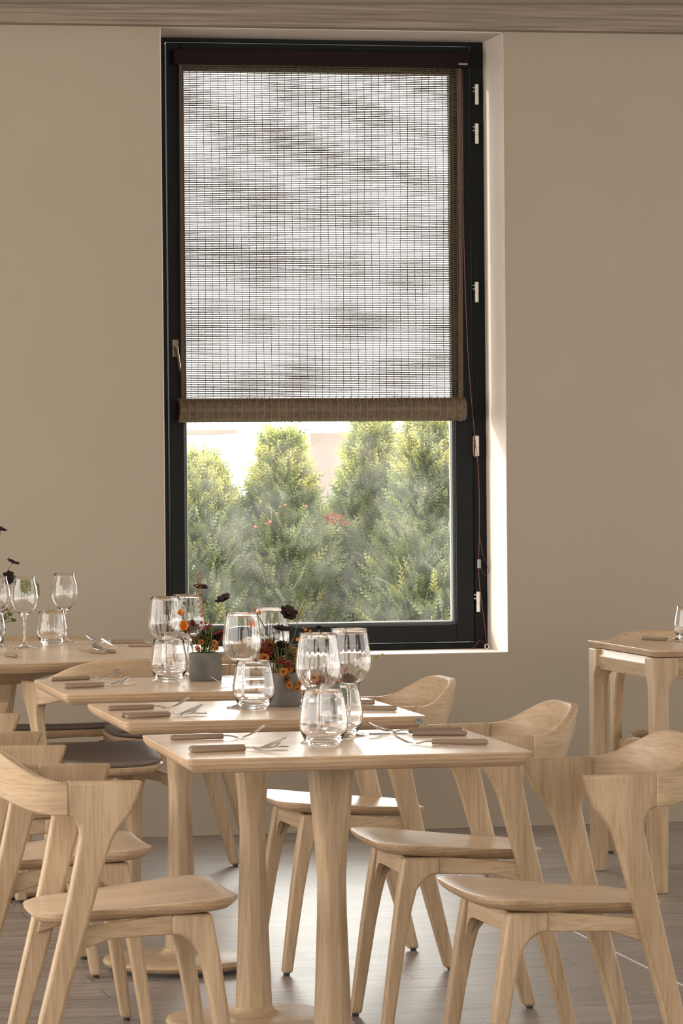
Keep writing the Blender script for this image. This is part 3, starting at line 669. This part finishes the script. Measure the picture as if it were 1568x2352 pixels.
# points: handle end, handle front end
lay('fork', 390, 1697, 520, 1693, 'fork lying at the back left of the nearest table')
lay('knife', 433, 1722, 570, 1718, 'knife beneath the spoon on the left of the nearest table', z=TZ)
lay('spoon', 437, 1726, 570, 1721, 'spoon resting on a knife, front left of the nearest table', z=TZ+.001)
lay('spoon', 1062, 1679, 940, 1679.5, 'spoon with its bowl up, back right of the nearest table')
lay('knife', 1073, 1686, 950, 1687, 'knife between spoon and fork at the right of the nearest table')
lay('fork', 1120, 1707, 993, 1706, 'fork closest to the right corner of the nearest table')
lay('fork', 247, 1629, 358, 1625, 'fork lying at the back left of the middle table')
lay('knife', 277, 1645, 400, 1641, 'knife beneath the spoon on the left of the middle table')
lay('spoon', 289, 1648, 406, 1642, 'spoon resting on a knife, front left of the middle table', z=TZ+.001)
lay('knife', 861, 1615, 750, 1616, 'knife farther back at the right end of the middle table')
lay('fork', 911, 1629, 800, 1629, 'fork near the right end of the middle table')
lay('fork', 117, 1562, 215, 1558, 'fork lying at the back left of the farthest pedestal table')
lay('knife', 146, 1577, 248, 1573, 'knife under the spoon on the farthest pedestal table')
lay('spoon', 147, 1579, 250, 1574, 'spoon on top of a knife on the farthest pedestal table', z=TZ+.001)
lay('knife', 640, 1552, 560, 1554, 'knife right of the farthest grey flower pot')
lay('fork', 660, 1570, 575, 1572, 'fork right of the farthest grey flower pot, half hidden')
g = 'cutlery on the round table'
lay('spoon', 334, 1475, 256, 1475, 'spoon at the back right of the round table', group=g)
lay('fork', 375, 1483, 300, 1483, 'fork with raised tines at the right end of the round table', group=g)
lay('knife', 242, 1500, 195, 1495.5, 'knife near the front rim of the round table', group=g)
lay('spoon', 264, 1498, 215, 1491.5, 'dark-bowled spoon beside the knife near the front rim of the round table', group=g)
lay('knife', 37, 1508, -10, 1501, 'knife handle at the left photo edge on the round table', group=g)
lay('spoon', 1472, 1467, 1522, 1469, 'spoon beside the tumbler on the square-legged table', group='cutlery on the right table')

# ------------------------------------------------------------------ flower pots
DARK = leafm('chocolate_petal', (.020, .006, .008), (.010, .003, .005), .5, 60, .1)
RUST = leafm('rust_petal', (.30, .075, .035), (.17, .035, .02), .6, 80, .25)
ORNG = leafm('orange_petal', (.75, .26, .03), (.58, .16, .02), .6, 80, .3)
AMBR = leafm('amber_petal', (.62, .25, .05), (.45, .14, .03), .6, 80, .3)
BERR = plain('red_berry', (.22, .018, .02), .25)
BUDB = plain('brown_bud', (.30, .12, .045), .5, var=.3, vscale=90)
BUDG = plain('green_bud', (.30, .27, .07), .5, var=.2, vscale=90)
STEM = leafm('green_stem', (.16, .18, .05), (.09, .11, .03), .6, 40, .1)
STEMD = plain('brown_stem', (.12, .065, .04), .6)
LEAFG = leafm('green_leaf', (.09, .14, .04), (.05, .085, .025), .5, 40, .3)
PALE = leafm('pale_umbel', (.40, .42, .17), (.26, .30, .10), .7, 60, .3)
EYE = plain('dark_eye', (.03, .012, .008), .8)
def petal(m, c, d, up, L, W, curl=0, mi=0, n=3):
    d = d.normalized(); sd_ = d.cross(up).normalized(); nrm = sd_.cross(d).normalized(); vs = []; prof = [0.35, .9, 1.0, .45]
    for i in range(n+1):
        u = i/n; q = c+d*L*u+nrm*curl*L*u*u; w_ = W*prof[min(i, 3)]/2; vs += [q-sd_*w_, q+nrm*(-.12*W), q+sd_*w_]
    fs = []
    for i in range(n): fs += [(3*i, 3*i+1, 3*i+4, 3*i+3), (3*i+1, 3*i+2, 3*i+5, 3*i+4)]
    m.add(vs, fs, mi)
def basis(ax):
    ax = ax.normalized(); a = ax.cross(Vector((0, 0, 1)) if abs(ax.z) < .9 else Vector((1, 0, 0))).normalized(); return ax, a, ax.cross(a).normalized()
def flower_head(m, c, ax, r, n=8, W=.9, curl=.1, layers=1, cone=.25, mi=0):
    ax, a, b = basis(ax)
    for l in range(layers):
        rr = r*(1-.17*l)
        for k in range(n):
            t_ = 2*PI*(k+.5*l)/n+U(-.1, .1); d = (a*math.cos(t_)+b*math.sin(t_)+ax*(cone+.28*l+U(-.08, .08))); petal(m, c+ax*r*.05*l, d, ax, rr*U(.9, 1.08), rr*W*U(.9, 1.1), curl, mi)
class Pot:
    def __init__(s, px, py, r, h, label, Y=None):
        s.c = ATZ(px, py, TZ); s.root = empty('flower_pot', (s.c.x, s.c.y, TZ), label=label, cat='flower pot', group='grey pots of autumn flowers'); s.O = Vector((s.c.x, s.c.y, TZ)); s.r = r; s.h = h; s.Y = s.c.y
        m = MB(); m.lathe([(0, 0), (r-.003, 0), (r-.001, .002), (r, .006), (r, h-.002), (r-.0015, h), (r-.007, h), (r-.008, h-.002), (r-.008, h-.014), (0, h-.014)], 56); m.build('pot', CONC, s.root, smooth=40)
        m = MB(); m.lathe([(r-.009, h-.013), (r*.5, h-.006), (0, h-.004)], 24); m.build('floral_foam', LEAFG, s.root)
    def w(s, px, py, dy=0): return ATY(px, py, s.Y+dy)-s.O
    def base(s, k=None): 
        a = U(0, 6.28); q = s.r*.6*R()**.5; return Vector((q*math.cos(a), q*math.sin(a), s.h-.012))
    def stem(s, par, top, mid=None, r=.0011, mat=None, base=None):
        b = base or s.base(); mm = mid or (b.lerp(top, .5)+Vector((U(-.006, .006), U(-.006, .006), .004))); m = MB(); m.tube(smoothpts([b, mm, top], 5), [r*1.2]*0 or r, 6); return m.build('stem', mat or STEM, par, smooth=60)
    def dark(s, px, py, dy, r, ax, mid=None, n=8):
        c = s.w(px, py, dy); m = MB(); flower_head(m, c, Vector(ax), r, n, .72, .12, 1, .15); m.sphere(c+Vector(ax).normalized()*r*.1, r*.24, 8, 0); o = m.build('dark_cosmos', DARK, s.root, smooth=50); s.stem(o, c, mid, .0009, STEMD)
    def mum(s, px, py, dy, r, ax=(0, -1, .5), mat=None):
        c = s.w(px, py, dy); m = MB(); flower_head(m, c, Vector(ax), r, 18, .30, .25, 4, .05); m.sphere(c-Vector(ax).normalized()*r*.1, r*.35, 8, 0); o = m.build('chrysanthemum', mat or RUST, s.root, smooth=50); s.stem(o, c)
    def daisy(s, px, py, dy, r, ax=(0, -1, .3), mat=None):
        c = s.w(px, py, dy); m = MB(); flower_head(m, c, Vector(ax), r, 13, .42, .05, 2, .12, 0); m.sphere(c+Vector(ax).normalized()*r*.15, r*.30, 8, 1); o = m.build('small_daisy', [mat or AMBR, EYE], s.root, smooth=50); s.stem(o, c, r=.0008)
    def spike(s, path, dy, rb, mat, nb=16, f0=.35):
        P = [s.w(x, y, dy) for x, y in path]; sp = smoothpts([s.base()]+P, 8); m = MB()
        for k in range(nb):
            f = f0+(1-f0)*k/(nb-1); q = sp[min(len(sp)-1, int(f*(len(sp)-1)))]; sx = (1 if k % 2 else -1); m.sphere(q+Vector((sx*rb*1.15, U(-.002, .002), U(-.001, .001)))*(1 if k < nb-1 else 0), rb*(1-.35*f), 8, 0, (1, 1, 1.15))
        o = m.build('bud_spike', mat, s.root, smooth=60); m = MB(); m.tube(sp, [.0013-.0007*i/len(sp) for i in range(len(sp))], 6); m.build('stem', STEMD if mat is BUDB else STEM, o, smooth=60)
    def berries(s, pts, dy, rb):
        m = MB(); ms = MB(); b = s.base()
        for x, y in pts:
            c = s.w(x, y, dy+U(-.01, .01)); m.sphere(c, rb*U(.85, 1.1), 8); mid = b.lerp(c, .6)+Vector((U(-.005, .005), 0, -.004)); ms.tube(smoothpts([b, mid, c], 4), .0005, 5)
        o = m.build('berry_cluster', BERR, s.root, smooth=60); ms.build('stem', STEM, o, smooth=60)
    def orange(s, heads, path, dy):
        P = [s.w(x, y, dy) for x, y in path]; m = MB()
        for (x, y, r, ax) in heads: flower_head(m, s.w(x, y, dy), Vector(ax), r, 6, .55, .2, 1, .9)
        o = m.build('orange_trumpet', ORNG, s.root, smooth=50); m = MB(); m.tube(smoothpts([s.base()]+P, 6), .0014, 7); m.build('stem', STEM, o, smooth=60)
    def greens(s, n, hh, spread, dirx=0):
        m = MB()
        for k in range(n):
            b = s.base(); a_ = U(0, 6.28); top = Vector((b.x*1.2+spread*math.cos(a_)*R()+dirx*R(), b.y*1.2+spread*math.sin(a_)*R(), s.h+hh*U(.35, 1))); sp = smoothpts([b, b.lerp(top, .5)+Vector((0, 0, .006)), top], 4); m.tube(sp, .0008, 5)
            for q in sp[3::2]:
                d = Vector((U(-1, 1), U(-1, 1), U(-.2, 1))); petal(m, q, d, Vector((U(-.3, .3), U(-.3, .3), 1)), U(.010, .02), U(.004, .008), -.2, 1)
        o = m.build('greenery', [STEM, LEAFG], s.root, smooth=50); o['kind'] = 'stuff'
# farthest pedestal table
p = Pot(472, 1563, .0445, .076, 'grey concrete pot with a tall brown bud spike, on the farthest pedestal table')
p.spike([(473, 1440), (462, 1400), (456, 1350), (457, 1316)], 0, .0042, BUDB, 20, .42)
p.dark(462, 1350, .01, .022, (.1, -.3, 1)); p.dark(514, 1377, 0, .024, (-.5, -.3, .8), p.w(490, 1425))
p.orange([(420, 1412, .017, (-.5, -.6, .6)), (424, 1438, .022, (-.3, -1, .1)), (412, 1409, .008, (-.6, 0, .6))], [(450, 1478), (430, 1450), (421, 1416)], -.01)
p.mum(440, 1432, .0, .014, (.8, -.5, .4)); p.mum(428, 1449, 0, .010)
p.berries([(455, 1436), (462, 1430), (457, 1442), (471, 1440), (473, 1430), (480, 1436), (469, 1445), (483, 1432), (487, 1440), (425, 1467), (440, 1463), (445, 1468), (495, 1455), (501, 1452), (498, 1463), (442, 1479)], -.01, .0038)
p.daisy(462, 1476, -.03, .010, (0, -1, .8)); p.daisy(492, 1477, -.03, .011, (0, -1, .9)); p.daisy(454, 1490, -.035, .008); p.daisy(489, 1487, -.035, .008); p.daisy(497, 1489, -.03, .008); p.daisy(461, 1470, 0, .013, (0, -.5, 1)); 
p.mum(483, 1466, 0, .030, (.1, -.6, .9), DARK); p.mum(500, 1462, .01, .018, (.6, -.6, .6)); p.mum(509, 1456, .01, .013, (.6, -.6, .6)); p.mum(480, 1446, .02, .014)
p.greens(42, .07, .035)
# middle table
p = Pot(650, 1622, .0435, .082, 'grey concrete pot with drooping orange daisies, on the middle table')
p.orange([(578, 1413, .013, (-.7, -.4, .1)), (582, 1425, .018, (-.5, -.6, -.7)), (591, 1408, .010, (.6, -.4, .2)), (586, 1400, .007, (0, 0, 1))], [(636, 1520), (625, 1480), (607, 1440), (590, 1412)], -.02)
p.dark(662, 1410, -.005, .023, (.15, -.75, .6)); p.dark(648, 1446, -.02, .025, (.05, -.2, 1)); p.dark(648, 1447, -.02, .018, (.3, -.2, 1))
p.spike([(672, 1470), (685, 1420), (694, 1398), (702, 1378)], 0, .0034, BUDG, 14, .5)
p.spike([(617, 1480), (604, 1460), (592, 1448)], .0, .0018, BUDG, 5, .7)
p.mum(616, 1487, -.01, .022, (-.4, -.6, .7)); p.mum(612, 1497, -.02, .018, (-.3, -.9, .3)); p.mum(648, 1483, -.01, .016, (.1, -.6, .9), DARK); p.mum(628, 1505, .01, .034, (0, -.6, .8), DARK); p.mum(640, 1488, .02, .016)
p.daisy(607, 1511, -.03, .013); p.daisy(643, 1518, -.03, .014, (0, -.8, .8), RUST); p.daisy(661, 1526, -.03, .014, (.3, -.8, .6), RUST); p.daisy(650, 1543, -.04, .012); p.daisy(664, 1538, -.035, .009)
p.daisy(674, 1494, 0, .011, (.2, -.8, .5)); p.daisy(668, 1506, 0, .012, (.2, -.5, .9), RUST); p.daisy(682, 1510, -.01, .009); p.daisy(587, 1526, -.02, .010, (-.4, -.8, 0)); p.daisy(588, 1532, -.03, .009)
p.daisy(657, 1560, -.05, .012, (.6, -.7, -.2), RUST); p.daisy(664, 1574, -.05, .010, (.3, -.8, .1)); p.daisy(683, 1583, -.05, .009, (0, -.6, .6)); p.daisy(687, 1570, -.04, .009)
p.mum(678, 1548, -.01, .022, (.9, -.4, .1)); p.mum(674, 1510, .01, .015, (.5, -.5, .8))
p.greens(46, .08, .05); p.greens(8, .0, .03, .05)
# nearest table
p = Pot(740, 1680, .0400, .060, 'grey concrete pot seen through the glasses on the nearest table')
p.dark(799, 1452, -.03, .026, (.25, -.15, 1), p.w(781, 1530, -.02)); p.dark(797, 1451, -.03, .019, (.4, -.1, 1))
p.mum(732, 1443, .01, .009, (0, -.3, 1), DARK); p.spike([(738, 1560), (734, 1500), (732, 1446)], .01, .0008, BUDG, 3, .9)
p.orange([(700, 1449, .006, (.2, -.6, .6)), (686, 1468, .007, (-1, -.3, 0)), (711, 1452, .006, (.3, -.3, .8)), (696, 1444, .004, (0, 0, 1)), (694, 1470, .006, (-1, -.3, .3))], [(725, 1580), (712, 1500), (700, 1452)], 0)
p.spike([(805, 1583), (825, 1545), (845, 1520), (878, 1503)], -.02, .0040, BUDG, 11, .45)
p.berries([(783, 1529), (796, 1537), (789, 1551), (799, 1549), (786, 1556), (791, 1542)], -.02, .0033)
p.mum(801, 1566, -.03, .019, (.3, -.6, .8)); p.mum(798, 1572, -.03, .022, (.2, -.9, .3), DARK); p.daisy(778, 1583, -.045, .0125); p.daisy(752, 1540, -.02, .010, (0, -.7, .7), RUST); p.mum(735, 1572, -.02, .019); p.daisy(720, 1560, -.03, .012); p.daisy(745, 1590, -.04, .010)
m = MB()
for (x, y, d, L) in ((800, 1578, (-.35, -.2, -1), .045), (806, 1580, (.35, -.2, -1), .035), (792, 1590, (-.2, -.2, -1), .03), (770, 1600, (-.3, -.4, -.4), .03)): petal(m, p.w(x, y, -.035), Vector(d), Vector((0, -1, .2)), L, L*.42, .1, 0)
m.build('leaf', LEAFG, p.root, smooth=50)
p.greens(24, .05, .04, .02)
# round table
p = Pot(-16, 1475, .036, .055, 'pot with pale green flower head at the left edge of the round table')
p.dark(1, 1217, 0, .024, (.3, -.2, 1)); p.dark(29, 1292, 0, .024, (.35, -.2, .8), p.w(10, 1330)); p.dark(19, 1327, -.02, .024, (.3, -1, .1), p.w(8, 1390, -.02))
m = MB()
for k in range(650):
    a_, b_ = U(0, 6.28), math.acos(U(-.15, 1)); q = Vector((.042*math.sin(b_)*math.cos(a_), .042*math.sin(b_)*math.sin(a_), .052*math.cos(b_)))*U(.78, 1.05); m.sphere(p.w(62, 1362, .03)+q, U(.002, .004), 5)
o = m.build('pale_umbel', PALE, p.root, smooth=60); p.stem(o, p.w(62, 1362, .03))
for (x, y) in ((22, 1412), (30, 1425), (12, 1400), (8, 1420)): p.mum(x, y, -.02, .012, (.4, -.5, .9), PALE)
p.greens(30, .06, .06, .05)
